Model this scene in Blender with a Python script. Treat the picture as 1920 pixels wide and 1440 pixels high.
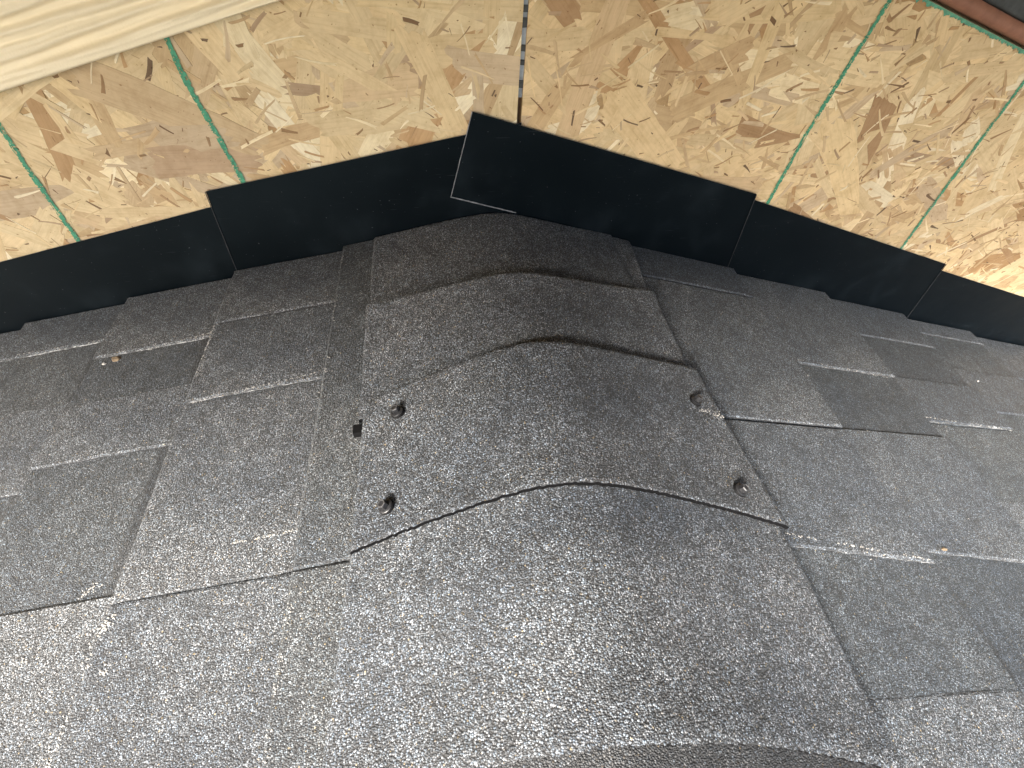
import bpy, bmesh, math, random
from mathutils import Vector, Matrix, noise

for o in list(bpy.data.objects):
    bpy.data.objects.remove(o, do_unlink=True)
scene = bpy.context.scene
COL = scene.collection
rnd = random.Random(11)

# ------------------------------------------------------------------ camera
cd = bpy.data.cameras.new('camera')
cam = bpy.data.objects.new('camera', cd)
COL.objects.link(cam)
cd.sensor_fit = 'HORIZONTAL'
cd.sensor_width = 36.0
cd.lens = 16.29
cd.clip_start = 0.005
cd.clip_end = 2000
R_ = Vector((0.98988509, -0.13063539, 0.05533441))
U_ = Vector((0.06741575, 0.77631177, 0.62673372))
F_ = Vector((0.12483036, 0.61666395, -0.77726633))
M = Matrix((R_, U_, -F_)).transposed().to_4x4()
M.translation = Vector((-0.0664, -0.5, 0.2976))
cam.matrix_world = M
scene.camera = cam

# ------------------------------------------------------------------ sky and sun
SUN_ELEV, SUN_AZ = math.radians(37), math.radians(-142)      # azimuth from +Y towards +X
world = bpy.data.worlds.new('World')
scene.world = world
world.use_nodes = True
wn = world.node_tree.nodes
bg = wn['Background']
sky = wn.new('ShaderNodeTexSky')
sky.sky_type = 'NISHITA'
sky.sun_disc = False
sky.sun_elevation = SUN_ELEV
sky.sun_rotation = SUN_AZ
sky.air_density = 1.0
sky.dust_density = 3.5
sky.ozone_density = 1.0
bg.inputs['Strength'].default_value = 0.05
world.node_tree.links.new(sky.outputs[0], bg.inputs[0])

ld = bpy.data.lights.new('sun', 'SUN')
ld.energy = 2.05
ld.angle = math.radians(20)
ld.color = (1.0, 0.95, 0.87)
sun = bpy.data.objects.new('sun', ld)
COL.objects.link(sun)
sd = Vector((math.sin(SUN_AZ) * math.cos(SUN_ELEV), math.cos(SUN_AZ) * math.cos(SUN_ELEV), math.sin(SUN_ELEV)))
sun.rotation_euler = (-sd).to_track_quat('-Z', 'Y').to_euler()
sun.location = sd * 5

scene.view_settings.view_transform = 'Standard'
scene.view_settings.look = 'None'
scene.view_settings.gamma = 1.0
scene.view_settings.exposure = 3.22
scene.view_settings.use_curve_mapping = False
scene.cycles.max_bounces = 6
scene.cycles.diffuse_bounces = 3
scene.cycles.glossy_bounces = 2

# ------------------------------------------------------------------ material helpers
class NT:
    def __init__(self, name):
        self.m = bpy.data.materials.new(name)
        self.m.use_nodes = True
        self.t = self.m.node_tree
        self.b = self.t.nodes['Principled BSDF']
    def n(self, kind, **kw):
        nd = self.t.nodes.new(kind)
        for k, v in kw.items():
            if k.startswith('i_'):
                nd.inputs[int(k[2:]) if k[2:].isdigit() else k[2:].replace('_', ' ')].default_value = v
            else:
                setattr(nd, k, v)
        return nd
    def l(self, a, b):
        self.t.links.new(a, b)
    def ramp(self, src, stops, interp='LINEAR'):
        r = self.n('ShaderNodeValToRGB')
        r.color_ramp.interpolation = interp
        e = r.color_ramp.elements
        while len(e) > 1:
            e.remove(e[-1])
        for i, (p, c) in enumerate(stops):
            if not isinstance(c, (tuple, list)):
                c = (c, c, c)
            x = e[0] if i == 0 else e.new(p)
            x.position = p
            x.color = (c[0], c[1], c[2], 1)
        if src is not None:
            self.l(src, r.inputs[0])
        return r
    def mix(self, mode, fac, a, b):
        x = self.n('ShaderNodeMix', data_type='RGBA', blend_type=mode)
        for sock, v in ((x.inputs[0], fac), (x.inputs[6], a), (x.inputs[7], b)):
            if hasattr(v, 'is_output') or isinstance(v, bpy.types.NodeSocket):
                self.l(v, sock)
            else:
                sock.default_value = v if not isinstance(v, tuple) or len(v) == 4 else (*v, 1)
        return x.outputs[2]
    def math(self, op, a, b=None, clamp=False):
        x = self.n('ShaderNodeMath', operation=op, use_clamp=clamp)
        for i, v in enumerate((a, b)):
            if v is None:
                continue
            if isinstance(v, bpy.types.NodeSocket):
                self.l(v, x.inputs[i])
            else:
                x.inputs[i].default_value = v
        return x.outputs[0]

def granule_material(name, tint, scale=1100.0, bright=1.0):
    k = NT(name)
    tc = k.n('ShaderNodeTexCoord')
    co = tc.outputs['Object']
    v = k.n('ShaderNodeTexVoronoi', voronoi_dimensions='3D', feature='F1', distance='MANHATTAN')
    v.inputs['Scale'].default_value = scale
    v.inputs['Randomness'].default_value = 1.0
    k.l(co, v.inputs['Vector'])
    sep = k.n('ShaderNodeSeparateColor')
    k.l(v.outputs['Color'], sep.inputs[0])
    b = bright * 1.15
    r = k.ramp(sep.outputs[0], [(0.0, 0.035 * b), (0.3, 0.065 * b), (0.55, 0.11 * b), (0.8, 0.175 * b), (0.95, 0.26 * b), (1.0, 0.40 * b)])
    # hue of each grain: blue grey, neutral, brownish, a few ochre
    h = k.ramp(sep.outputs[1], [(0.0, (0.86, 0.95, 1.06)), (0.35, (1, 1, 1)), (0.75, (1.04, 0.98, 0.95)), (0.975, (1.06, 0.97, 0.9)), (0.992, (1.35, 0.95, 0.5))])
    c = k.mix('MULTIPLY', 1.0, r.outputs[0], h.outputs[0])
    # blend drops: broad tone changes over the sheet
    n2 = k.n('ShaderNodeTexNoise', i_Scale=9.0, i_Detail=1.5, i_Roughness=0.6)
    k.l(co, n2.inputs['Vector'])
    d2 = k.ramp(n2.outputs['Fac'], [(0.3, (0.74, 0.77, 0.82)), (0.5, (1, 1, 1)), (0.7, (1.24, 1.2, 1.16))])
    c = k.mix('MULTIPLY', 1.0, c, d2.outputs[0])
    n3 = k.n('ShaderNodeTexNoise', i_Scale=70.0, i_Detail=1.5, i_Roughness=0.7)
    k.l(co, n3.inputs['Vector'])
    d3 = k.ramp(n3.outputs['Fac'], [(0.3, 0.72), (0.5, 1.0), (0.72, 1.3)])
    c = k.mix('MULTIPLY', 1.0, c, d3.outputs[0])
    c = k.mix('MULTIPLY', 1.0, c, tint)
    oi = k.n('ShaderNodeObjectInfo')
    od = k.ramp(oi.outputs['Random'], [(0.0, (0.82, 0.84, 0.87)), (1.0, (1.15, 1.13, 1.11))])
    c = k.mix('MULTIPLY', 1.0, c, od.outputs[0])
    # bare bitumen between the grains
    gap = k.ramp(v.outputs['Distance'], [(0.60, 0.0), (0.95, 1.0)])
    c = k.mix('MIX', gap.outputs[0], c, (0.026, 0.026, 0.027))
    k.l(c, k.b.inputs['Base Color'])
    k.b.inputs['Roughness'].default_value = 0.62
    k.b.inputs['Specular IOR Level'].default_value = 0.35
    hgt = k.math('ADD', k.math('MULTIPLY', v.outputs['Distance'], -1.0), k.math('MULTIPLY', sep.outputs[2], 0.7))
    bp = k.n('ShaderNodeBump', i_Strength=0.65, i_Distance=0.0007)
    k.l(hgt, bp.inputs['Height'])
    n4 = k.n('ShaderNodeTexNoise', i_Scale=28.0, i_Detail=2.0)
    k.l(co, n4.inputs['Vector'])
    bp2 = k.n('ShaderNodeBump', i_Strength=0.35, i_Distance=0.004)
    k.l(n4.outputs['Fac'], bp2.inputs['Height'])
    k.l(bp.outputs[0], bp2.inputs['Normal'])
    k.l(bp2.outputs[0], k.b.inputs['Normal'])
    return k.m

def simple(name, col, rough=0.7, spec=0.4, metal=0.0, nscale=40.0, namt=0.25, bump=0.0, bscale=None):
    k = NT(name)
    tc = k.n('ShaderNodeTexCoord')
    nz = k.n('ShaderNodeTexNoise', i_Scale=nscale, i_Detail=4.0, i_Roughness=0.65)
    k.l(tc.outputs['Object'], nz.inputs['Vector'])
    r = k.ramp(nz.outputs['Fac'], [(0.25, 1 - namt), (0.75, 1 + namt)])
    k.l(k.mix('MULTIPLY', 1.0, (*col, 1), r.outputs[0]), k.b.inputs['Base Color'])
    k.b.inputs['Roughness'].default_value = rough
    k.b.inputs['Specular IOR Level'].default_value = spec
    k.b.inputs['Metallic'].default_value = metal
    if bump:
        nb = k.n('ShaderNodeTexNoise', i_Scale=bscale or nscale * 4, i_Detail=5.0)
        k.l(tc.outputs['Object'], nb.inputs['Vector'])
        bp = k.n('ShaderNodeBump', i_Strength=0.7, i_Distance=bump)
        k.l(nb.outputs['Fac'], bp.inputs['Height'])
        k.l(bp.outputs[0], k.b.inputs['Normal'])
    return k.m

MAT = {}
MAT['gran_l'] = granule_material('granules_left', (0.91, 1.0, 1.09, 1))
MAT['base_l'] = granule_material('lower_ply_left', (0.89, 1.0, 1.09, 1), bright=0.76)
MAT['base_r'] = granule_material('lower_ply_right', (0.86, 1.0, 1.12, 1), bright=0.76)
MAT['gran_r'] = granule_material('granules_right', (0.88, 1.0, 1.12, 1))
MAT['band'] = granule_material('shade_band_granules', (0.9, 1.0, 1.1, 1), bright=0.42)  # darker copy of the grains, for shade painted below course edges
MAT['gran_cap'] = granule_material('granules_cap', (0.92, 1.0, 1.08, 1), scale=1020.0, bright=1.14)
MAT['gran_cap_shade'] = granule_material('granules_cap_shade', (0.95, 1.0, 1.05, 1), scale=1020.0, bright=0.38)  # shade below the overlapping cap put into the grain colour
MAT['bitumen_cut'] = simple('bitumen_cut', (0.004, 0.004, 0.0045), 0.9, 0.08, nscale=300, namt=0.6, bump=0.0006, bscale=900)
MAT['bitumen'] = simple('bitumen_edge', (0.03, 0.03, 0.032), 0.7, nscale=300, namt=0.6, bump=0.0006, bscale=900)
def cut_material():
    k = NT('chalky_cut_edge')
    tc = k.n('ShaderNodeTexCoord')
    nz = k.n('ShaderNodeTexNoise', i_Scale=230.0, i_Detail=3.0, i_Roughness=0.7)
    k.l(tc.outputs['Object'], nz.inputs['Vector'])
    n2 = k.n('ShaderNodeTexNoise', i_Scale=28.0, i_Detail=2.0)
    k.l(tc.outputs['Object'], n2.inputs['Vector'])
    f = k.math('ADD', k.math('MULTIPLY', nz.outputs['Fac'], 0.6), k.math('MULTIPLY', n2.outputs['Fac'], 0.5))
    r = k.ramp(f, [(0.46, 0.03), (0.58, 0.10), (0.68, 0.42)])
    k.l(r.outputs[0], k.b.inputs['Base Color'])
    k.b.inputs['Roughness'].default_value = 0.85
    return k.m
MAT['cut'] = cut_material()
MAT['chip'] = simple('pale_chip', (0.40, 0.385, 0.36), 0.85, nscale=300, namt=0.3)
MAT['rubber'] = simple('black_rubber', (0.006, 0.006, 0.0065), 0.65, 0.15, nscale=300)
MAT['deck'] = simple('roof_deck', (0.22, 0.16, 0.1), 0.9, nscale=20)
MAT['ochre'] = simple('ochre_crumb', (0.17, 0.125, 0.08), 0.9, nscale=250, namt=0.6, bump=0.0008, bscale=600)
MAT['screw'] = simple('blackened_steel', (0.022, 0.022, 0.024), 0.42, 0.5, 0.2, nscale=600, namt=0.7)
MAT['screw_top'] = simple('worn_zinc', (0.10, 0.10, 0.105), 0.42, 0.5, 0.5, nscale=500, namt=0.6)

def flashing_material():
    k = NT('black_coated_metal')
    tc = k.n('ShaderNodeTexCoord')
    co = tc.outputs['Object']
    nz = k.n('ShaderNodeTexNoise', i_Scale=14.0, i_Detail=5.0, i_Roughness=0.6)
    k.l(co, nz.inputs['Vector'])
    smudge = k.ramp(nz.outputs['Fac'], [(0.52, 0.0), (0.72, 1.0)])
    c = k.mix('MIX', k.math('MULTIPLY', smudge.outputs[0], 0.8), (0.0012, 0.0022, 0.0034, 1), (0.006, 0.0085, 0.011, 1))
    # thin dry scratches and dust
    mp = k.n('ShaderNodeMapping')
    mp.inputs['Rotation'].default_value = (0, 0.9, 0)
    mp.inputs['Scale'].default_value = (30, 30, 700)
    k.l(co, mp.inputs['Vector'])
    ns = k.n('ShaderNodeTexNoise', i_Scale=1.0, i_Detail=2.0)
    k.l(mp.outputs[0], ns.inputs['Vector'])
    sc = k.ramp(ns.outputs['Fac'], [(0.70, 0.0), (0.74, 1.0)])
    c = k.mix('MIX', k.math('MULTIPLY', sc.outputs[0], 0.18), c, (0.10, 0.11, 0.12, 1))
    nd = k.n('ShaderNodeTexNoise', i_Scale=420.0, i_Detail=1.0)
    k.l(co, nd.inputs['Vector'])
    ds = k.ramp(nd.outputs['Fac'], [(0.76, 0.0), (0.80, 1.0)])
    c = k.mix('MIX', k.math('MULTIPLY', ds.outputs[0], 0.5), c, (0.14, 0.15, 0.16, 1))
    k.l(c, k.b.inputs['Base Color'])
    rr = k.ramp(nz.outputs['Fac'], [(0.3, 0.34), (0.7, 0.5)])
    k.l(rr.outputs[0], k.b.inputs['Roughness'])
    k.b.inputs['Specular IOR Level'].default_value = 0.2
    k.b.inputs['Specular Tint'].default_value = (0.6, 0.85, 1.0, 1)
    nb = k.n('ShaderNodeTexNoise', i_Scale=6.0, i_Detail=1.0)
    k.l(co, nb.inputs['Vector'])
    bp = k.n('ShaderNodeBump', i_Strength=0.6, i_Distance=0.012)
    k.l(nb.outputs['Fac'], bp.inputs['Height'])
    k.l(bp.outputs[0], k.b.inputs['Normal'])
    return k.m
MAT['flash'] = flashing_material()
MAT['flash_line'] = simple('dulled_metal_edge', (0.035, 0.038, 0.042), 0.5, nscale=120, namt=0.7)
MAT['flash_edge'] = simple('bare_metal_edge', (0.22, 0.23, 0.25), 0.45, 0.5, 0.3, nscale=200, namt=0.6)

def strand_material():
    k = NT('wood_strands')
    at = k.n('ShaderNodeAttribute', attribute_name='Col')
    uv = k.n('ShaderNodeUVMap', uv_map='UVMap')
    mp = k.n('ShaderNodeMapping')
    mp.inputs['Scale'].default_value = (22, 420, 1)
    k.l(uv.outputs[0], mp.inputs['Vector'])
    g = k.n('ShaderNodeTexNoise', i_Scale=1.0, i_Detail=4.0, i_Roughness=0.65)
    k.l(mp.outputs[0], g.inputs['Vector'])
    gr = k.ramp(g.outputs['Fac'], [(0.25, (0.84, 0.80, 0.75)), (0.5, (1, 1, 1)), (0.75, (1.06, 1.06, 1.06))])
    c = k.mix('MULTIPLY', 1.0, at.outputs['Color'], gr.outputs[0])
    tc = k.n('ShaderNodeTexCoord')
    n2 = k.n('ShaderNodeTexNoise', i_Scale=45.0, i_Detail=4.0, i_Roughness=0.7)
    k.l(tc.outputs['Object'], n2.inputs['Vector'])
    r2 = k.ramp(n2.outputs['Fac'], [(0.3, (0.82, 0.78, 0.72)), (0.52, (1, 1, 1)), (0.75, (1.1, 1.1, 1.1))])
    c = k.mix('MULTIPLY', 1.0, c, r2.outputs[0])
    # tiny dark resin flecks
    n3 = k.n('ShaderNodeTexNoise', i_Scale=330.0, i_Detail=2.0)
    k.l(tc.outputs['Object'], n3.inputs['Vector'])
    r3 = k.ramp(n3.outputs['Fac'], [(0.69, (1, 1, 1)), (0.76, (0.55, 0.45, 0.35))])
    c = k.mix('MULTIPLY', 1.0, c, r3.outputs[0])
    k.l(c, k.b.inputs['Base Color'])
    k.b.inputs['Roughness'].default_value = 0.72
    k.b.inputs['Specular IOR Level'].default_value = 0.25
    bp = k.n('ShaderNodeBump', i_Strength=0.6, i_Distance=0.0006)
    k.l(g.outputs['Fac'], bp.inputs['Height'])
    k.l(bp.outputs[0], k.b.inputs['Normal'])
    return k.m
MAT['strand'] = strand_material()
MAT['osb_core'] = simple('osb_core', (0.42, 0.28, 0.14), 0.85, nscale=120, namt=0.35, bump=0.0006, bscale=300)
MAT['green'] = simple('green_ink', (0.065, 0.27, 0.16), 0.7, nscale=260, namt=0.55)
MAT['green_edge'] = simple('green_edge_paint', (0.10, 0.30, 0.20), 0.7, nscale=160, namt=0.5)
MAT['siding'] = simple('cream_paint', (0.86, 0.75, 0.54), 0.55, 0.4, nscale=25, namt=0.04, bump=0.0004, bscale=420)
MAT['brown'] = simple('red_brown_stain', (0.27, 0.125, 0.08), 0.6, nscale=60, namt=0.25)
MAT['charcoal'] = simple('charcoal_strip', (0.055, 0.06, 0.062), 0.7, nscale=90, namt=0.4)
MAT['stone'] = simple('mottled_stone', (0.23, 0.18, 0.18), 0.85, nscale=140, namt=0.75, bump=0.003, bscale=90)
MAT['wrap'] = simple('grey_weather_wrap', (0.33, 0.38, 0.43), 0.6, nscale=70, namt=0.5)
MAT['stud'] = simple('brown_stud', (0.20, 0.12, 0.07), 0.85, nscale=50, namt=0.4)
MAT['ground'] = simple('ground', (0.10, 0.10, 0.08), 0.95, nscale=3, namt=0.4)
MAT['render'] = simple('cream_wall', (0.66, 0.56, 0.40), 0.8, nscale=10, namt=0.08)

# ------------------------------------------------------------------ object helpers
WLOC = {}
def obj(name, verts, faces, mats, parent=None, fmat=None, smooth=False, origin=None):
    """One mesh object; verts in world metres, the origin goes to its own middle."""
    c = Vector(origin) if origin is not None else sum((Vector(v) for v in verts), Vector()) / len(verts)
    me = bpy.data.meshes.new(name)
    me.from_pydata([tuple(Vector(v) - c) for v in verts], [], faces)
    for m in (mats if isinstance(mats, (list, tuple)) else [mats]):
        me.materials.append(MAT[m])
    if fmat is not None:
        me.polygons.foreach_set('material_index', fmat)
    if smooth:
        me.polygons.foreach_set('use_smooth', [True] * len(me.polygons))
    me.update()
    o = bpy.data.objects.new(name, me)
    COL.objects.link(o)
    WLOC[o.name] = c
    if parent is not None:
        o.parent = parent
        o.location = c - WLOC[parent.name]
    else:
        o.location = c
    return o

def empty(name, loc):
    o = bpy.data.objects.new(name, None)
    COL.objects.link(o)
    o.location = loc
    WLOC[o.name] = Vector(loc)
    return o

def tag(o, label, cat=None, group=None, kind=None):
    if label: o['label'] = label
    if cat: o['category'] = cat
    if group: o['group'] = group
    if kind: o['kind'] = kind
    return o

def fix_normals(o):
    bm = bmesh.new(); bm.from_mesh(o.data)
    bmesh.ops.recalc_face_normals(bm, faces=bm.faces)
    bm.to_mesh(o.data); bm.free()

def smooth_sharp(o, deg=35):
    o.data.polygons.foreach_set('use_smooth', [True] * len(o.data.polygons))
    o.data.set_sharp_from_angle(angle=math.radians(deg))

# ------------------------------------------------------------------ roof planes
TL, TR = 0.2483, 0.3057
AL, AR = math.atan(TL), math.atan(TR)
def RP(side, s, y, n):
    a = AL if side < 0 else AR
    return Vector((side * (s * math.cos(a) + n * math.sin(a)), y, -s * math.sin(a) + n * math.cos(a)))

def jag(p0, p1, step, amp, seed):
    """points from p0 to p1 (2D), ragged sideways like a granule-covered cut"""
    p0, p1 = Vector(p0), Vector(p1)
    L = (p1 - p0).length
    n = max(2, int(L / step))
    d = (p1 - p0) / L
    q = Vector((-d.y, d.x))
    out = []
    for i in range(n):
        t = i / n
        w = amp * (rnd.random() * 2 - 1) * 0.7 + amp * 1.6 * noise.noise(Vector((t * L * 90, seed, 0.3))) + amp * 2.2 * noise.noise(Vector((t * L * 14, seed, 7.3)))
        if i == 0: w = 0
        out.append(p0 + d * (t * L) + q * w)
    return out

def slab(name, side, s0, s1, y0, y1, nf, th, mats, parent, edge_mat=1, bright=(), skew=(0.0, 0.0), rag=0.00045):
    """sheet on a roof side: s0..s1 down the slope, y0 (wall end)..y1, underside height nf(s,y), thickness th.
    bright: which rims ('near','low') show a chalky cut; skew: shift of the low corners at the wall and near ends."""
    c = [Vector((s0, y0)), Vector((s0, y1)), Vector((s1, y1 + skew[1])), Vector((s1, y0 + skew[0]))]
    names = ['up', 'near', 'low', 'far']
    pts, tagl = [], []
    for i in range(4):
        fine = names[i] in ('near', 'low')
        seg = jag(c[i], c[(i + 1) % 4], 0.0022 if fine else 0.02, rag if fine else 0.0, rnd.random() * 99)
        pts += seg
        tagl += [names[i]] * len(seg)
    sc, yc = (s0 + s1) / 2, (y0 + y1) / 2
    cs, cy = 1 - 0.0052 / (s1 - s0), 1 - 0.0036 / abs(y1 - y0)
    ins = [Vector((sc + (p.x - sc) * cs, yc + (p.y - yc) * cy)) for p in pts]
    drop = min(0.0016, th * 0.7)
    top = [RP(side, p.x, p.y, nf(p.x, p.y) + th) for p in ins]
    mid = [RP(side, p.x, p.y, nf(p.x, p.y) + th - drop) for p in pts]
    bot = [RP(side, p.x, p.y, nf(p.x, p.y)) for p in pts]
    n = len(pts)
    faces = [list(range(n)), list(range(3 * n - 1, 2 * n - 1, -1))]
    fm = [0, edge_mat]
    for i in range(n):
        j = (i + 1) % n
        faces.append([j, i, n + i, n + j])
        fm.append(0)
        faces.append([n + j, n + i, 2 * n + i, 2 * n + j])
        fm.append(2 if tagl[i] in bright else edge_mat)
    o = obj(name, top + mid + bot, faces, mats, parent, fm)
    fix_normals(o)
    return o

roof = empty('shingle_roof', (0, 0, 0))
tag(roof, 'low gable roof of charcoal laminated asphalt shingles running up to the board wall', 'roof')
YFAR, YNEAR = -0.005, -1.15
BASE_T, TAB_T, LIFT, NREF = 0.0025, 0.0028, 0.0170, -0.0125

for side in (-1, 1):
    q = [RP(side, 0.012, 0.02, -0.0135), RP(side, 2.2, 0.02, -0.0135), RP(side, 2.2, -1.6, -0.0135), RP(side, 0.012, -1.6, -0.0135)]
    q += [v - Vector((0, 0, 0.015)) for v in q]
    d = obj('roof_deck', q, [(0, 1, 2, 3), (7, 6, 5, 4), (0, 4, 5, 1), (1, 5, 6, 2), (2, 6, 7, 3), (3, 7, 4, 0)], ['deck'], roof)
    fix_normals(d)

# courses: lower edge, butt joints, raised tabs (wall end, near end, chalky near cut?)
LEFT = [
    (0.190, [-0.383], []),
    (0.327, [-0.098, -0.3815], [(0.0, -0.097, 0), (-0.0995, -0.204, 1), (-0.2055, -0.3812, 0, dict(t=0.0010)), (-0.3818, -0.56, 0, dict(t=0.0010)), (-0.66, -0.82, 0)]),
    (0.467, [-0.62], [(0.0, -0.106, 1), (-0.171, -0.243, 0), (-0.372, -0.53, 0), (-0.70, -0.9, 0)]),
    (0.607, [-0.44], [(0.0, -0.069, 1), (-0.158, -0.262, 0), (-0.345, -0.43, 0), (-0.52, -0.7, 0)]),
    (0.747, [-0.3], [(0.0, -0.12, 0), (-0.2, -0.29, 0), (-0.37, -0.5, 0)]),
    (0.887, [-0.5], [(0.0, -0.08, 0), (-0.17, -0.3, 0), (-0.4, -0.49, 0)]),
    (1.027, [], [(0.0, -0.1, 0)]), (1.167, [], []), (1.307, [], []),
]
RIGHT = [
    (0.150, [-0.5], [(0.0, -0.49, 0)]),
    (0.355, [-0.0685, -0.2785], [(0.0, -0.067, 0), (-0.070, -0.277, 0), (-0.280, -0.395, 1, dict(sk=(0, -0.025))), (-0.499, -0.76, 0, dict(t=0.0009, sk=(-0.014, 0)))]),
    (0.540, [-0.75], [(0.0, -0.177, 1), (-0.272, -0.404, 1, dict(sk=(0, -0.022))), (-0.53, -0.70, 0)]),
    (0.733, [-0.2430], [(0.0, -0.086, 0), (-0.166, -0.2415, 1), (-0.35, -0.47, 0, dict(t=0.0012)), (-0.56, -0.7, 0)]),
    (0.926, [-0.45], [(0.0, -0.04, 0), (-0.118, -0.205, 0), (-0.275, -0.42, 0)]),
    (1.119, [-0.3], [(0.0, -0.11, 0), (-0.21, -0.29, 0)]),
    (1.312, [], [(0.0, -0.1, 0)]), (1.505, [], []),
]
for side, courses, gm in ((-1, LEFT, 'gran_l'), (1, RIGHT, 'gran_r')):
    prev = 0.0
    for k, (low, joints, tabs) in enumerate(courses):
        expo = low - prev
        up = max(0.022, prev - expo * 0.9) if k else 0.022
        span = (low - prev) * 2.0
        def nf(s, y, low=low, span=span, side=side, k=k):
            t = 1 - (low - s) / span
            w = 0.0007 * noise.noise(Vector((s * 7 + k * 3.1, y * 6, side * 5.0)))
            return NREF + LIFT * t + w
        cuts = [YFAR] + list(joints) + [YNEAR]
        shingles = []
        for i in range(len(cuts) - 1):
            a = cuts[i] - (0.0002 if i else 0)
            b = cuts[i + 1] + (0.0002 if i < len(cuts) - 2 else 0)
            lj = low + rnd.uniform(-0.0012, 0.0012)
            sh = slab('shingle', side, up, lj, a, b, nf, BASE_T, ['base' + gm[4:], 'bitumen', 'cut'], roof)
            shingles.append((a, b, sh, lj))
            if k:   # strip of painted shade below the course edge, bare only in the cut-outs
                slab('shade_band', side, prev - 0.004, prev + 0.017, a, b, lambda s_, y_, nf=nf: nf(s_, y_) + BASE_T, 0.0004,
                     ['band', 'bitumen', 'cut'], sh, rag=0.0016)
        for tb in tabs:
            a, b, br = tb[:3]
            opt = tb[3] if len(tb) > 3 else {}
            a = min(a, YFAR)
            host = max(shingles, key=lambda q: min(q[0], a) - max(q[1], b))
            dn = rnd.uniform(-0.0002, 0.0004)
            f2 = lambda s, y, nf=nf, dn=dn: nf(s, y) + BASE_T - 0.0003 + dn
            slab('tab', side, max(0.024, prev - 0.012), host[3] - 0.0006 + rnd.uniform(-0.0006, 0.0006), a, b, f2, opt.get('t', TAB_T),
                 [gm, 'bitumen', 'cut'], host[2], bright=('near',) if br else (), skew=opt.get('sk', (0.0, 0.0)))
        prev = low

# ------------------------------------------------------------------ ridge caps
def cap_z(x, h, r, crown):
    base = h - (TR - TL) / 2 * x - (TR + TL) / 2 * math.sqrt(x * x + r * r)
    return base + crown * math.exp(-(x / 0.10) ** 2)

def make_cap(name, xl, xr, yr, yf, h, r, crown, label, gm='gran_cap', th=0.0046, curl=0.0, lift=(0.0, 0.0), dip=None):
    """xl, xr: (rear, front) side positions; yr, yf: (left, middle, right) end positions; h: (rear, front) lift"""
    NU, NV = 150, 60
    def quad3(q, u):
        return q[0] * u * (u - 1) / 2 + q[1] * (1 - u * u) + q[2] * u * (u + 1) / 2
    sd = rnd.random() * 50
    def P(i, j, low=False):
        u = -1 + 2 * i / NU; v = j / NV
        xa = xl[0] + (xl[1] - xl[0]) * v; xb = xr[0] + (xr[1] - xr[0]) * v
        if i == 0: xa += 0.0005 * noise.noise(Vector((v * 60, sd, 1))) + rnd.uniform(-.0003, .0003)
        if i == NU: xb += 0.0005 * noise.noise(Vector((v * 60, sd, 2))) + rnd.uniform(-.0003, .0003)
        x = xa + (xb - xa) * (u + 1) / 2
        ya, yb = quad3(yr, u), quad3(yf, u)
        if j == 0: ya += 0.0007 * noise.noise(Vector((u * 50, sd, 3))) + rnd.uniform(-.0003, .0003)
        if j == NV: yb += 0.0009 * noise.noise(Vector((u * 50, sd, 4))) + rnd.uniform(-.0004, .0004)
        y = ya + (yb - ya) * v
        z = cap_z(x, h[0] + (h[1] - h[0]) * v, r, crown[0] + (crown[1] - crown[0]) * v)
        z += 0.0012 * noise.noise(Vector((x * 9, y * 9, sd))) + curl * max(0, abs(u) - 0.75) * 4
        z += lift[0] * max(0, 1 - v / 0.3) ** 2 + lift[1] * max(0, 1 - (1 - v) / 0.3) ** 2
        if dip: z -= dip[1] * math.exp(-((y - dip[0]) / dip[2]) ** 2)
        if i in (0, NU): z -= 0.0011
        if j in (0, NV): z -= 0.0010
        return Vector((x, y, z))
    top = [[P(i, j) for i in range(NU + 1)] for j in range(NV + 1)]
    vs, fs, fm = [], [], []
    for row in top: vs += row
    W = NU + 1
    n0 = len(vs)
    for row in top: vs += [p - Vector((0, 0, th)) for p in row]
    for j in range(NV):
        for i in range(NU):
            a = j * W + i
            fs.append((a, a + W, a + W + 1, a + 1)); fm.append(0)
            fs.append((n0 + a, n0 + a + 1, n0 + a + W + 1, n0 + a + W)); fm.append(1)
    rim = [i for i in range(W)] + [j * W + NU for j in range(1, NV + 1)] + [NV * W + i for i in range(NU - 1, -1, -1)] + [j * W for j in range(NV - 1, 0, -1)]
    for q in range(len(rim)):
        a, b = rim[q], rim[(q + 1) % len(rim)]
        fs.append((a, b, n0 + b, n0 + a)); fm.append(1)
    o = obj(name, vs, fs, [gm, 'bitumen_cut'], None, fm)
    fix_normals(o)
    smooth_sharp(o)
    tag(o, label, 'ridge cap', 'ridge cap shingles along the ridge')
    return o

make_cap('ridge_cap', (-0.148, -0.147), (0.172, 0.160), (-0.006, -0.006, -0.006), (-0.175, -0.17, -0.165), (0.009, 0.009), 0.03, (0.0, 0.0),
         'dark ridge cap shingle tucked against the black flashing at the wall', dip=(-0.115, 0.003, 0.03))
make_cap('ridge_cap', (-0.147, -0.146), (0.162, 0.166), (-0.137, -0.137, -0.121), (-0.272, -0.27, -0.262), (0.0150, 0.0145), 0.03, (0.004, 0.008),
         'narrow band of ridge cap between the wall-side cap and the screwed cap', lift=(0.005, 0.0), dip=(-0.235, 0.003, 0.03))
cap3_args = dict(h=(0.0195, 0.0190), r=0.03, crown=(0.012, 0.017))
cap3 = make_cap('ridge_cap', (-0.140, -0.141), (0.166, 0.181), (-0.262, -0.239, -0.236), (-0.385, -0.371, -0.394), cap3_args['h'], 0.03, cap3_args['crown'],
                'topmost ridge cap shingle fixed with four dark hex screws', lift=(0.0015, 0.003))
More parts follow.
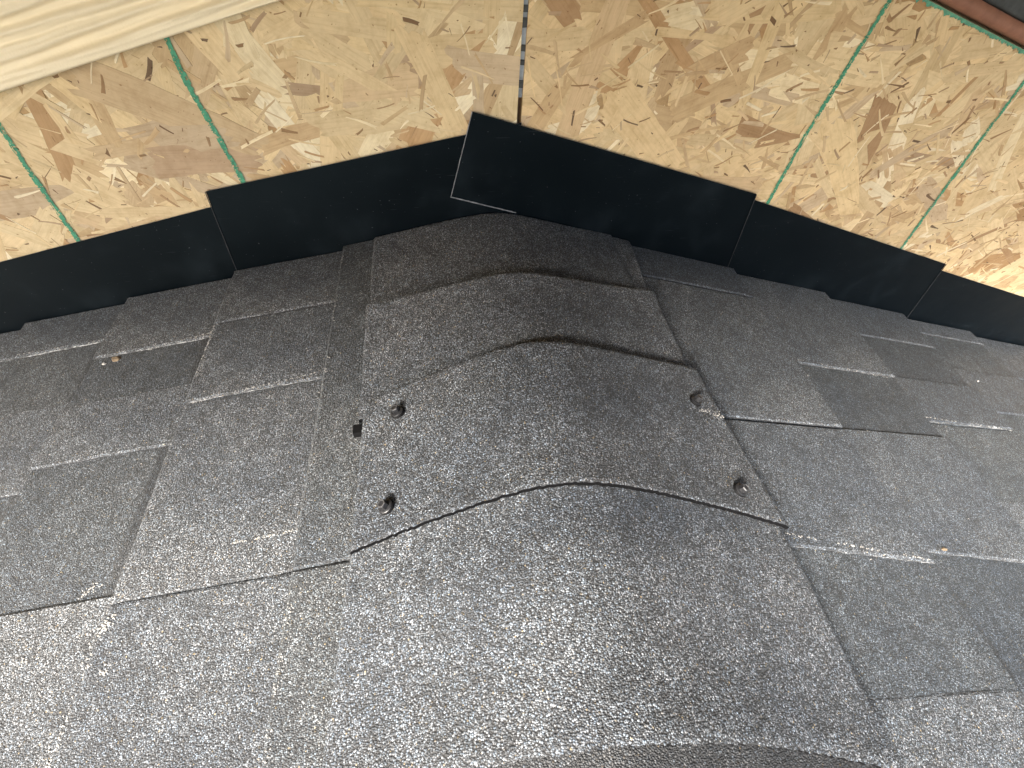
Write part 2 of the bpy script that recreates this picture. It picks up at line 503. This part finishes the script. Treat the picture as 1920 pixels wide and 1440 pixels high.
make_cap('ridge_cap', (-0.140, -0.148), (0.182, 0.177), (-0.288, -0.288, -0.288), (-0.513, -0.506, -0.540), (0.0125, 0.0150), 0.03, (0.014, 0.017),
         'broad ridge cap shingle in the foreground below the screwed cap', lift=(0.0, 0.004), dip=(-0.375, 0.003, 0.028))
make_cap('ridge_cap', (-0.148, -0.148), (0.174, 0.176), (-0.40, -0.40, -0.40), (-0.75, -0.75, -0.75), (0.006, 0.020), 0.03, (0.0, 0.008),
         'ridge cap shingle at the bottom edge, mostly under the foreground cap', gm='gran_cap_shade')

# small black block beside the screwed cap
def box_between(name, lo, hi, mats, parent=None, jit=0.0):
    vs = [Vector((x, y, z)) + Vector((rnd.uniform(-jit, jit), rnd.uniform(-jit, jit), rnd.uniform(-jit, jit)))
          for z in (lo[2], hi[2]) for y in (lo[1], hi[1]) for x in (lo[0], hi[0])]
    o = obj(name, vs, [(0, 1, 3, 2), (4, 6, 7, 5), (0, 4, 5, 1), (1, 5, 7, 3), (3, 7, 6, 2), (2, 6, 4, 0)], mats, parent)
    fix_normals(o)
    return o
zv = cap_z(-0.1445, 0.006, 0.03, 0)
box_between('black_block', (-0.1495, -0.2835, zv - 0.012), (-0.1300, -0.2755, zv + 0.0065), ['rubber'], roof, 0.0006)

# screws: rubber washer, flange and hex head
def make_screw(x, y, tilt, turn, parent):
    v = y
    zz = min(((w.x - x) ** 2 + (w.y - y) ** 2, -w.z) for w in (v_.co + cap3.location for v_ in cap3.data.vertices))[1] * -1
    n = Vector((0.28 if x > 0 else -0.24, 0, 1)).normalized()
    t = Vector((0, 0, 1)).rotation_difference((n + Vector(tilt)).normalized()).to_matrix() @ Matrix.Rotation(turn, 3, 'Z')
    c0 = Vector((x, y, zz + 0.0013)); K = 1.02
    def ringed(name, prof, seg, mat, par, flat=False):
        vs, fs = [], []
        for (rr, hh) in prof:
            for i in range(seg):
                a = 2 * math.pi * i / seg
                vs.append(c0 + t @ Vector((K * rr * math.cos(a), K * rr * math.sin(a), K * hh)))
        for k in range(len(prof) - 1):
            for i in range(seg):
                j = (i + 1) % seg
                fs.append((k * seg + i, k * seg + j, (k + 1) * seg + j, (k + 1) * seg + i))
        fs.append(tuple(range((len(prof) - 1) * seg, len(prof) * seg)))
        o = obj(name, vs, fs, [mat], par)
        fix_normals(o)
        return o
    s = ringed('screw', [(0.0050, 0.0010), (0.0052, 0.0014), (0.0047, 0.0018), (0.0036, 0.0021)], 28, 'screw', parent)
    ringed('washer', [(0.0056, -0.0008), (0.0058, 0.0003), (0.0054, 0.0011), (0.0049, 0.0013)], 28, 'rubber', s)
    ringed('hex_head', [(0.0034, 0.0020), (0.0034, 0.0056), (0.0031, 0.0060)], 6, 'screw', s)
    ringed('head_face', [(0.0030, 0.00602), (0.0028, 0.0062), (0.0021, 0.0062), (0.0019, 0.0057)], 6, 'screw_top', s)
    return s
make_screw(-0.1115, -0.281, (-0.12, 0.10, 0), 0.3, cap3)
make_screw(-0.1175, -0.359, (-0.22, 0.02, 0), 0.9, cap3)
make_screw(0.1455, -0.279, (0.12, 0.05, 0), 0.5, cap3)
make_screw(0.147, -0.366, (0.10, -0.10, 0), 0.1, cap3)

# ------------------------------------------------------------------ OSB panels with their strands
PALE = [(0.615, 0.475, 0.285), (0.60, 0.455, 0.265), (0.635, 0.50, 0.305), (0.585, 0.45, 0.27), (0.62, 0.475, 0.275)]
TAN = [(0.50, 0.36, 0.205), (0.475, 0.335, 0.19), (0.53, 0.39, 0.235), (0.50, 0.38, 0.25)]
BROWN = [(0.40, 0.25, 0.125), (0.36, 0.23, 0.125), (0.44, 0.28, 0.145), (0.39, 0.275, 0.175)]
DARK = [(0.20, 0.12, 0.065), (0.27, 0.165, 0.085), (0.33, 0.215, 0.12), (0.16, 0.105, 0.065)]
WHITE = [(0.72, 0.62, 0.44), (0.70, 0.58, 0.38)]

def strand_poly(L, Wd, rg, lo=0.55):
    n = max(3, int(L / 0.012))
    sk0, sk1 = rg.uniform(-0.6, 0.6) * Wd, rg.uniform(-0.6, 0.6) * Wd
    bend = rg.uniform(-0.04, 0.04) * L
    up, dn = [], []
    taper = rg.uniform(lo, 1.0), rg.uniform(lo, 1.0)
    for i in range(n + 1):
        t = i / n
        w = Wd / 2 * (taper[0] + (taper[1] - taper[0]) * t) * (1 + rg.uniform(-0.06, 0.06))
        y = bend * (4 * t * (1 - t))
        x = -L / 2 + L * t
        up.append((x + (sk0 * (1 - t) + sk1 * t) * 0.5, y + w))
        dn.append((x - (sk0 * (1 - t) + sk1 * t) * 0.5, y - w))
    def ragged(a, b):
        m = max(1, int(Wd / 0.004))
        return [(a[0] + (b[0] - a[0]) * k / (m + 1) + rg.uniform(-1, 1) * min(0.006, L * 0.08), a[1] + (b[1] - a[1]) * k / (m + 1)) for k in range(1, m + 1)]
    return dn + ragged(dn[-1], up[-1]) + up[::-1] + ragged(up[0], dn[0])

class StrandSet:
    def __init__(s):
        s.v, s.f, s.c, s.uv = [], [], [], []
    def add(s, poly, cx, cz, ang, depth, th, tilt, col, rg):
        ca, sa = math.cos(ang), math.sin(ang)
        b = len(s.v); n = len(poly)
        o0 = rg.uniform(0, 40), rg.uniform(0, 40)
        for lay in (0, 1):
            for (px, pz) in poly:
                d = -(depth + px * tilt[0] + pz * tilt[1])
                s.v.append((cx + px * ca - pz * sa, d if lay == 0 else d + th, cz + px * sa + pz * ca))
        s.f.append(list(range(b, b + n)))
        s.c.append(col); s.uv.append([(p[0] + o0[0], p[1] + o0[1]) for p in poly])
        for i in range(n):
            j = (i + 1) % n
            s.f.append([b + j, b + i, b + n + i, b + n + j])
            s.c.append(tuple(x * 0.9 for x in col))
            s.uv.append([(poly[j][0] + o0[0], poly[j][1] + o0[1]), (poly[i][0] + o0[0], poly[i][1] + o0[1])] * 2)
    def build(s, name, parent):
        o = obj(name, s.v, s.f, ['strand'], parent)
        me = o.data
        ca = me.color_attributes.new('Col', 'FLOAT_COLOR', 'CORNER')
        uvl = me.uv_layers.new(name='UVMap')
        buf, ub = [], []
        for fi, p in enumerate(me.polygons):
            for q in range(p.loop_total):
                buf += [*s.c[fi], 1.0]
                ub += list(s.uv[fi][q % len(s.uv[fi])])
        ca.data.foreach_set('color', buf)
        uvl.data.foreach_set('uv', ub)
        return o

def osb_panel(name, outline, region, seed, label, tone, n_large, n_small, n_single=130):
    rg = random.Random(seed)
    # core board: outline in x,z, 11 mm thick, face at y = 0
    n = len(outline)
    vs = [(x, 0.0, z) for x, z in outline] + [(x, 0.011, z) for x, z in outline]
    fs = [list(range(n)), list(range(2 * n - 1, n - 1, -1))] + [[(i + 1) % n, i, n + i, n + (i + 1) % n] for i in range(n)]
    p = obj(name, vs, fs, ['osb_core'])
    fix_normals(p)
    tag(p, label, 'board', 'strand board panels of the wall')
    # half planes of the outline (counter-clockwise in x,z) to keep the strands on the board
    def inside(poly2):
        for i in range(n):
            a, b = outline[i], outline[(i + 1) % n]
            for q in poly2:
                if (b[0] - a[0]) * (q[1] - a[1]) - (b[1] - a[1]) * (q[0] - a[0]) < 0:
                    return False
        return True
    def clip(poly2):
        out = poly2
        for i in range(n):
            a, b = outline[i], outline[(i + 1) % n]
            f = lambda q: (b[0] - a[0]) * (q[1] - a[1]) - (b[1] - a[1]) * (q[0] - a[0])
            new = []
            for k in range(len(out)):
                u, w = out[k], out[(k + 1) % len(out)]
                fu, fw = f(u), f(w)
                if fu >= 0: new.append(u)
                if (fu >= 0) != (fw >= 0):
                    t = fu / (fu - fw)
                    new.append((u[0] + (w[0] - u[0]) * t, u[1] + (w[1] - u[1]) * t))
            out = new
            if len(out) < 3: return None
        return out
    x0, x1, z0, z1 = region
    items = []
    for i in range(n_large):
        big = rg.random()
        if big < 0.5:
            L, Wd = rg.uniform(0.06, 0.15), rg.uniform(0.014, 0.042)
        else:
            L, Wd = rg.uniform(0.022, 0.09), rg.uniform(0.005, 0.018)
        c = rg.random()
        pal = PALE if c < 0.62 else TAN if c < 0.87 else BROWN if c < 0.94 else WHITE
        items.append((L, Wd, pal, 0))
    for i in range(n_small):
        t = rg.random()
        if t < 0.28:
            L, Wd = rg.uniform(0.0015, 0.006), rg.uniform(0.0008, 0.0026); pal = DARK
        elif t < 0.60:
            L, Wd = rg.uniform(0.004, 0.022), rg.uniform(0.0010, 0.0042); pal = DARK if rg.random() < 0.38 else BROWN
        elif t < 0.8:
            L, Wd = rg.uniform(0.008, 0.035), rg.uniform(0.002, 0.006); pal = TAN
        else:
            L, Wd = rg.uniform(0.008, 0.04), rg.uniform(0.0015, 0.005); pal = WHITE if rg.random() < 0.5 else PALE
        items.append((L, Wd, pal, 1))
    # shuffle: fine slivers sit mostly, not only, on top
    order = [(i / len(items) * 0.75 + rg.random() * 0.25 if not it[3] else 0.25 + 0.75 * rg.random(), it) for i, it in enumerate(items)]
    order.sort(key=lambda q: q[0])
    N = len(order)
    rest, fine, singles = StrandSet(), StrandSet(), []
    cand = []
    for k, (d, (L, Wd, pal, sm)) in enumerate(order):
        col = rg.choice(pal)
        j = rg.uniform(0.92, 1.08)
        col = tuple(max(0, 1.1 * c * j * tone[q]) for q, c in enumerate(col))
        ang = rg.gauss(0, 0.75) if rg.random() < 0.62 else rg.uniform(0, math.pi)
        cx, cz = rg.uniform(x0, x1), rg.uniform(z0, z1)
        poly = strand_poly(L, Wd, rg, 0.12 if sm else 0.55)
        ca, sa = math.cos(ang), math.sin(ang)
        wp = [(cx + a * ca - b * sa, cz + a * sa + b * ca) for a, b in poly]
        if not inside(wp):
            wp = clip(wp)
            if not wp: continue
            poly = [((x - cx) * ca + (z - cz) * sa, -(x - cx) * sa + (z - cz) * ca) for x, z in wp]
        tilt = (rg.uniform(-1, 1) * 0.0025, rg.uniform(-1, 1) * 0.006) if not sm else (0, 0)
        depth = 0.00025 + 0.0009 * k / N
        vis = (not sm) and k > 0.45 * N and Wd > 0.011 and -0.62 < cx < 0.95 and cz < 0.24 and cz > -0.16
        rec = (poly, cx, cz, ang, depth, 0.0005, tilt, col)
        if vis: cand.append((L * Wd, rec))
        elif sm: fine.add(*rec, rg)
        else: rest.add(*rec, rg)
    cand.sort(key=lambda q: -q[0])
    for q, (a, rec) in enumerate(cand):
        if q < n_single:
            s1 = StrandSet(); s1.add(*rec, rg); s1.build('wood_strand', p)
        else:
            rest.add(*rec, rg)
    tag(rest.build('strand_layer', p), None, kind='stuff')
    tag(fine.build('wood_slivers', p), None, kind='stuff')
    return p

left_out = [(-1.6, -0.62), (0.0155, -0.05), (0.0155, 0.418), (-1.6, 0.418)]
right_out = [(0.0200, -0.05), (1.7, -0.72), (1.7, -0.13), (1.0, 0.0555), (0.0200, 0.303)]
panel_l = osb_panel('osb_panel', left_out, (-0.85, 0.03, -0.24, 0.27), 5, 'tan strand board left of the seam, crossed by two green lines below cream siding', (0.97, 0.99, 1.0), 2000, 1900)
panel_r = osb_panel('osb_panel', right_out, (0.0, 1.15, -0.30, 0.31), 8, 'tan strand board right of the seam, crossed by two green lines above black flashing', (0.98, 0.97, 0.95), 3000, 4600)

# green printed guide lines: a ragged inked strip in many dabs
def guide_line(parent, pts, w, seed):
    rg = random.Random(seed)
    vs, fs = [], []
    path = [Vector(p) for p in pts]
    seg = []
    for a, b in zip(path[:-1], path[1:]):
        m = max(1, int((b - a).length / 0.0011))
        seg += [a + (b - a) * (i / m) for i in range(m)]
    seg.append(path[-1])
    NW = 6
    grid = []
    for i, c in enumerate(seg):
        d = (seg[min(i + 1, len(seg) - 1)] - seg[max(i - 1, 0)]).normalized()
        q = Vector((-d.y, d.x))
        ww = w * (1 + 0.35 * noise.noise(Vector((i * 0.05, seed, 0))) + 0.25 * noise.noise(Vector((i * 0.3, seed, 4))))
        off = 0.0007 * noise.noise(Vector((i * 0.08, seed, 9)))
        row = []
        for k in range(NW + 1):
            t = (k / NW - 0.5) * ww + off + rg.uniform(-1, 1) * 0.0002
            row.append(c + q * t)
        grid.append(row)
    for row in grid:
        vs += [(v.x, -0.00165, v.y) for v in row]
    for i in range(len(grid) - 1):
        for k in range(NW):
            edge = abs(k - (NW - 1) / 2) / (NW / 2)
            dry = noise.noise(Vector((i * 0.12, k * 0.5, seed))) * 0.5 + 0.5
            if rg.random() < 0.03 + 0.35 * edge ** 3 or dry < 0.26 + 0.1 * edge:
                continue
            a = i * (NW + 1) + k
            fs.append((a, a + 1, a + NW + 2, a + NW + 1))
    o = obj('guide_line', vs, fs, ['green'], parent)
    return o
guide_line(panel_l, [(-0.283, 0.185), (-0.283, 0.135), (-0.279, 0.107), (-0.274, 0.074), (-0.268, 0.03)], 0.0053, 1.0)
guide_line(panel_l, [(-0.452, 0.14), (-0.456, 0.093), (-0.460, 0.049), (-0.465, -0.05)], 0.0049, 2.0)
guide_line(panel_r, [(0.362, 0.216), (0.355, 0.161), (0.347, 0.086), (0.343, -0.02)], 0.0048, 3.0)
guide_line(panel_r, [(0.575, 0.158), (0.577, 0.142), (0.582, 0.074), (0.598, -0.09)], 0.0048, 4.0)

# painted factory edge along the top of the right-hand panel
vs, fs = [], []
rg = random.Random(77)
X = 0.25
i = 0
while X < 1.0:
    zt = 0.303 - (X - 0.02) * 0.2526
    dn = 0.0015 + 0.0045 * max(0, noise.noise(Vector((X * 130, 0, 0)))) + 0.002 * rg.random()
    vs += [(X, -0.0018, zt - 0.0002), (X, -0.0018, zt - dn)]
    if i: fs.append((2 * i - 2, 2 * i, 2 * i + 1, 2 * i - 1))
    i += 1; X += 0.0015
obj('edge_paint', vs, fs, ['green_edge'], panel_r)

# seam between the panels: wrap above, framing timber below, both behind the boards
st = box_between('wall_stud', (-0.03, 0.0125, -0.15), (0.07, 0.05, 0.118), ['stud'])
tag(st, 'brown framing timber showing dark at the bottom of the panel seam', 'timber')
wp = box_between('weather_wrap', (0.0152, 0.0030, 0.119), (0.0203, 0.0120, 0.418), ['wrap'])
tag(wp, 'grey blue strip of weather wrap showing through the panel seam', 'wrap')
# clips bridging the seam
cl = []
for k, z in enumerate((0.128, 0.147, 0.158, 0.176, 0.187)):
    box_between('seam_clip', (0.0153, 0.0012, z), (0.0202, 0.0029, z + (0.006, 0.004, 0.005, 0.007, 0.005)[k]), ['charcoal'], wp, 0.0003)

# ------------------------------------------------------------------ cream siding board, brown trim, charcoal strip, stone
def board_along(name, p0, p1, width, y_face, thick, mat, nx, nz, disp, label, cat, parent=None, round_r=0.003):
    """board whose lower edge runs from p0 to p1 (x,z) on the wall; face displaced by disp(u,v) metres"""
    p0, p1 = Vector(p0), Vector(p1)
    d = (p1 - p0); L = d.length; d.normalize()
    q = Vector((-d.y, d.x))
    vs, fs = [], []
    for j in range(nz + 1):
        v = width * (j / nz)
        for i in range(nx + 1):
            u = L * i / nx
            c = p0 + d * u + q * v
            e = 0.0
            if v < round_r: e = round_r - math.sqrt(max(0, round_r ** 2 - (round_r - v) ** 2))
            vs.append((c.x, y_face + e - disp(u, v), c.y))
    W = nx + 1
    for j in range(nz):
        for i in range(nx):
            a = j * W + i
            fs.append((a, a + 1, a + W + 1, a + W))
    b = len(vs)
    rim = list(range(W)) + [j * W + nx for j in range(1, nz + 1)] + [nz * W + i for i in range(nx - 1, -1, -1)] + [j * W for j in range(nz - 1, 0, -1)]
    for r in rim:
        x, y, z = vs[r]; vs.append((x, y_face + thick, z))
    m = len(rim)
    for k in range(m):
        fs.append((rim[k], b + k, b + (k + 1) % m, rim[(k + 1) % m]))
    fs.append(tuple(range(b + m - 1, b - 1, -1)))
    o = obj(name, vs, fs, [mat], parent)
    fix_normals(o)
    smooth_sharp(o, 60)
    if label: tag(o, label, cat)
    return o

def grain(u, v):
    w = v + 0.0022 * noise.noise(Vector((u * 6, v * 12, 2.0))) + 0.0006 * noise.noise(Vector((u * 30, v * 40, 5.0)))
    a = noise.noise(Vector((u * 4.0, w * 130, 0.0)))
    b = noise.noise(Vector((u * 11.0, w * 300, 3.0)))
    return (0.0028 * math.sin(a * 4.2) + 0.0015 * b - 0.0030) * min(1.0, v / 0.006)
board_along('siding_board', (-0.90, -0.0055), (0.0, 0.2425), 0.17, -0.016, 0.0145, 'siding', 520, 190, grain,
            'cream siding board with embossed wood grain at the upper left', 'siding')
def line_r(x, off): return (x, 0.303 - (x - 0.02) * 0.2526 + off)
board_along('trim_strip', line_r(0.10, 0.0025), line_r(1.3, 0.0025), 0.0125, -0.006, 0.016, 'brown', 200, 10,
            lambda u, v: 0.003 * math.sin(math.pi * min(1, v / 0.0125)) + 0.0003 * noise.noise(Vector((u * 20, v * 200, 1))),
            'thin red brown trim strip along the top of the right panel', 'trim', round_r=0.002)
board_along('charcoal_strip', line_r(0.10, 0.0165), line_r(1.3, 0.0165), 0.012, -0.001, 0.011, 'charcoal', 200, 8,
            lambda u, v: 0.0005 * noise.noise(Vector((u * 60, v * 200, 1))),
            'dark charcoal strip above the red brown trim at the upper right corner', 'strip', round_r=0.001)
board_along('stone_panel', line_r(0.10, 0.030), line_r(1.3, 0.030), 0.10, -0.004, 0.014, 'stone', 160, 40,
            lambda u, v: 0.004 * noise.noise(Vector((u * 25, v * 25, 1))),
            'mottled pinkish grey stone veneer at the upper right corner', 'stone', round_r=0.004)

# ------------------------------------------------------------------ step flashing
def flashing(top_a, top_b, bot_b, bot_a, y, label, leg=None):
    """vertical leg given by four wall points (x,z), plus a flat leg on the roof from the bottom edge"""
    th = 0.0006
    P4 = [Vector((p[0], p[1])) for p in (top_a, top_b, bot_b, bot_a)]
    NXs, NZs = 40, 8
    vs, fs, fm = [], [], []
    sd = rnd.random() * 30
    def pt(i, j):
        u, v = i / NXs, j / NZs
        a = P4[0].lerp(P4[1], u); b = P4[3].lerp(P4[2], u)
        c = a.lerp(b, v)
        w = 0.0009 * noise.noise(Vector((u * 3, v * 1.5, sd)))
        return (c.x, y - max(0, w), c.y)
    W = NXs + 1
    for j in range(NZs + 1):
        for i in range(W): vs.append(pt(i, j))
    n0 = len(vs)
    vs += [(a, b + th, c) for a, b, c in vs]
    for j in range(NZs):
        for i in range(NXs):
            a = j * W + i
            fs.append((a, a + W, a + W + 1, a + 1)); fm.append(0)
            fs.append((n0 + a, n0 + a + 1, n0 + a + W + 1, n0 + a + W)); fm.append(0)
    rim = list(range(W)) + [j * W + NXs for j in range(1, NZs + 1)] + [NZs * W + i for i in range(NXs - 1, -1, -1)] + [j * W for j in range(NZs - 1, 0, -1)]
    for q in range(len(rim)):
        a, b = rim[q], rim[(q + 1) % len(rim)]
        fs.append((a, b, n0 + b, n0 + a)); fm.append(1)
    o = obj('step_flashing', vs, fs, ['flash', 'flash_edge'], None, fm)
    fix_normals(o)
    smooth_sharp(o)
    tag(o, label, 'flashing', 'black step flashing along the wall')
    # rolled cut rim that catches the light along the exposed ends
    return o

fp = flashing((-0.030, 0.109), (0.319, 0.017), (0.333, -0.125), (-0.055, 0.020), -0.0054, 'black flashing piece lapping over the ridge peak, its bare left end tilted')
def worn(parent, a, b, w, y, mat='flash_edge'):
    a, b = Vector(a), Vector(b); d = (b - a).normalized(); q = Vector((-d.y, d.x)) * w
    n = 24
    vs = []
    for i in range(n + 1):
        c = a.lerp(b, i / n); k = 0.75 + 0.5 * rnd.random()
        for off, yy in ((0, y), (1, y), (1, y + 0.0008), (0, y + 0.0008)):
            p = c + q * off * k
            vs.append((p.x, yy, p.y))
    fs = []
    for i in range(n):
        for k in range(4):
            fs.append((4 * i + k, 4 * i + (k + 1) % 4, 4 * i + 4 + (k + 1) % 4, 4 * i + 4 + k))
    o = obj('worn_edge', vs, fs, [mat], parent)
    fix_normals(o)
worn(fp, (-0.030, 0.109), (-0.055, 0.020), -0.0007, -0.0068)
worn(fp, (-0.055, 0.020), (0.02, -0.001), 0.0011, -0.0068)
worn(fp, (0.319, 0.017), (0.333, -0.125), -0.0005, -0.0068, 'flash_line')
fq = flashing((0.285, 0.0195), (0.696, -0.104), (0.725, -0.245), (0.270, -0.10), -0.0044, 'black flashing piece right of the peak piece, below the first right green line')
worn(fq, (0.696, -0.104), (0.725, -0.245), -0.0005, -0.0058, 'flash_line')
flashing((0.660, -0.105), (1.10, -0.236), (1.10, -0.36), (0.660, -0.235), -0.0034, 'black flashing piece at the right edge of the picture')
fl = flashing((-0.309, 0.030), (0.02, 0.0985), (0.02, -0.02), (-0.318, -0.095), -0.0042, 'black flashing piece just left of the ridge, under the peak piece')
worn(fl, (-0.309, 0.030), (-0.318, -0.095), -0.0005, -0.0056, 'flash_line')
flashing((-0.655, -0.074), (-0.285, 0.0185), (-0.285, -0.09), (-0.655, -0.19), -0.0030, 'black flashing piece at the left edge of the picture')
flashing((-1.05, -0.172), (-0.62, -0.0665), (-0.62, -0.18), (-1.05, -0.29), -0.0022, 'black flashing piece running out of the left edge of the picture')

# ------------------------------------------------------------------ house body behind, added shade slab above, ground
hb = box_between('house_wall', (-2.2, 0.0515, -3.0), (2.2, 2.6, 0.4195), ['render'])
tag(hb, 'framed wall body behind the strand board', 'wall')
ev = box_between('shade_slab', (-2.8, -0.75, 0.42), (2.8, 2.65, 0.46), ['charcoal'])  # unseen overhang, added to darken the roof near the wall
tag(ev, 'charcoal slab added out of view to shade the wall and roof', 'shade slab')
g = obj('ground', [(-400, -400, -3.2), (400, -400, -3.2), (400, 400, -3.2), (-400, 400, -3.2)], [(0, 1, 2, 3)], ['ground'])
g['kind'] = 'structure'

# ------------------------------------------------------------------ scuffs, crumbs and loose grains on the shingles
bpy.context.view_layer.update()
DG = bpy.context.evaluated_depsgraph_get()
def surf(x, y):
    hit, loc, nor, idx, ob, mx = scene.ray_cast(DG, Vector((x, y, 0.25)), Vector((0, 0, -1)))
    return (loc, nor) if hit else (Vector((x, y, 0)), Vector((0, 0, 1)))
def sxy(side, s):
    return side * s * math.cos(AL if side < 0 else AR)
def grain_mesh(vs, fs, c, r, flat, rg):
    b = len(vs)
    k = [Vector((1, 0, 0)), Vector((-.4, .9, 0)), Vector((-.6, -.8, 0)), Vector((.1, .1, flat)), Vector((-.1, 0, -flat * .6)), Vector((.5, .75, flat * .3))]
    a = rg.uniform(0, 6.28)
    m = Matrix.Rotation(a, 3, 'Z')
    for q in k:
        vs.append(c + m @ (q * r * rg.uniform(0.7, 1.25)))
    for f in ((0, 5, 3), (5, 1, 3), (1, 2, 3), (2, 0, 3), (5, 0, 4), (1, 5, 4), (2, 1, 4), (0, 2, 4)):
        fs.append(tuple(b + i for i in f))
def scatter(name, spots, mat, parent, seed, rs=(0.0005, 0.0011)):
    """spots: (x, y, spread along x, spread along y, count)"""
    rg = random.Random(seed)
    vs, fs = [], []
    for (x, y, dx, dy, n) in spots:
        for _ in range(n):
            px, py = x + rg.gauss(0, dx), y + rg.gauss(0, dy)
            if py > -0.012: continue
            p, nn = surf(px, py)
            grain_mesh(vs, fs, p + nn * 0.0003, rg.uniform(*rs), 0.6, rg)
    o = obj(name, vs, fs, [mat], parent)
    o['kind'] = 'stuff'
    return o
L, R2 = -1, 1
scatter('scuff_mark', [(sxy(L, .327), -.395, .004, .004, 60), (sxy(L, .358), -.366, .004, .003, 22), (sxy(L, .331), -.412, .003, .006, 30),
                       (sxy(L, .313), -.426, .002, .002, 14), (sxy(L, .382), -.409, .003, .002, 12), (sxy(L, .330), -.462, .003, .012, 70)], 'chip', roof, 1)
scatter('scuff_mark', [(0.155, -.288, .008, .0015, 26), (0.166, -.292, .004, .0015, 20), (0.10, -0.10, 0.05, 0.002, 6)], 'chip', roof, 2, (0.0004, 0.0008))
scatter('loose_grains', [(sxy(L, .40), -.16, .16, .09, 70), (sxy(R2, .42), -.18, .16, .09, 60), (-.16, -.12, .03, .08, 26), (0.02, -.12, .1, .06, 26)], 'chip', roof, 3, (0.0004, 0.0008))
# broken pale lines: worn tab edges, and course edges painted as rims catching light
rows = []
for side, s0, s1, y0, y1 in ((L, .198, .323, -.199, -.207), (L, .327, .408, -.1025, -.109), (L, .466, .604, -.070, -.067), (R2, .356, .529, -.173, -.181),
                             (R2, .545, .738, -.238, -.244), (R2, .193, .35, -.393, -.419), (L, .192, .245, -.352, -.354),
                             (L, .1885, .1885, -.015, -.22), (L, .3255, .3255, -.10, -.175), (L, .1885, .1885, -.40, -.49)):
    m = 26
    for i in range(m):
        t = (i + rnd.random()) / m
        if noise.noise(Vector((t * 6, s0 * 40, 1))) > -0.12:
            rows.append((sxy(side, s0 + (s1 - s0) * t), y0 + (y1 - y0) * t + 0.0016, .0014, .0005, 3))
scatter('wear_and_rim_glint', rows, 'chip', roof, 4, (0.0004, 0.0008))
def crumb(side, s, y, size, mat, label, seed, name='crumb'):
    rg = random.Random(seed)
    p, nn = surf(sxy(side, s), y)
    bm = bmesh.new()
    bmesh.ops.create_icosphere(bm, subdivisions=2, radius=1)
    vs = []
    for v in bm.verts:
        k = 1 + 0.5 * noise.noise(v.co * 1.7 + Vector((seed, 0, 0)))
        vs.append(p + Vector((v.co.x * size[0] * k, v.co.y * size[1] * k, (v.co.z + 0.5) * size[2] * k)))
    fs = [[v.index for v in f.verts] for f in bm.faces]
    bm.free()
    o = obj(name, vs, fs, [mat])
    tag(o, label, 'debris', 'bits of debris on the shingles')
crumb(L, .440, -.113, (.0052, .0034, .0016), 'ochre', 'brownish bit of debris on the dark shingles at left below the flashing', 3)
crumb(L, .452, -.117, (.0020, .0014, .0010), 'chip', 'small pale chip just left of the brownish bit of debris', 4)
crumb(R2, .370, -.196, (.0013, .0013, .0010), 'chip', 'tiny white chip under the long pale wear line at right', 5)
crumb(R2, .784, -.143, (.0016, .0012, .0010), 'chip', 'tiny white chip on the far right shingles below the flashing', 6)
crumb(R2, .392, -.406, (.0024, .0016, .0012), 'ochre', 'orange brown crumb on the right shingles, level with the screwed cap front', 7)
crumb(L, .323, -.008, (.0016, .0012, .0009), 'chip', 'tiny white chip against the flashing at left of the ridge', 8)
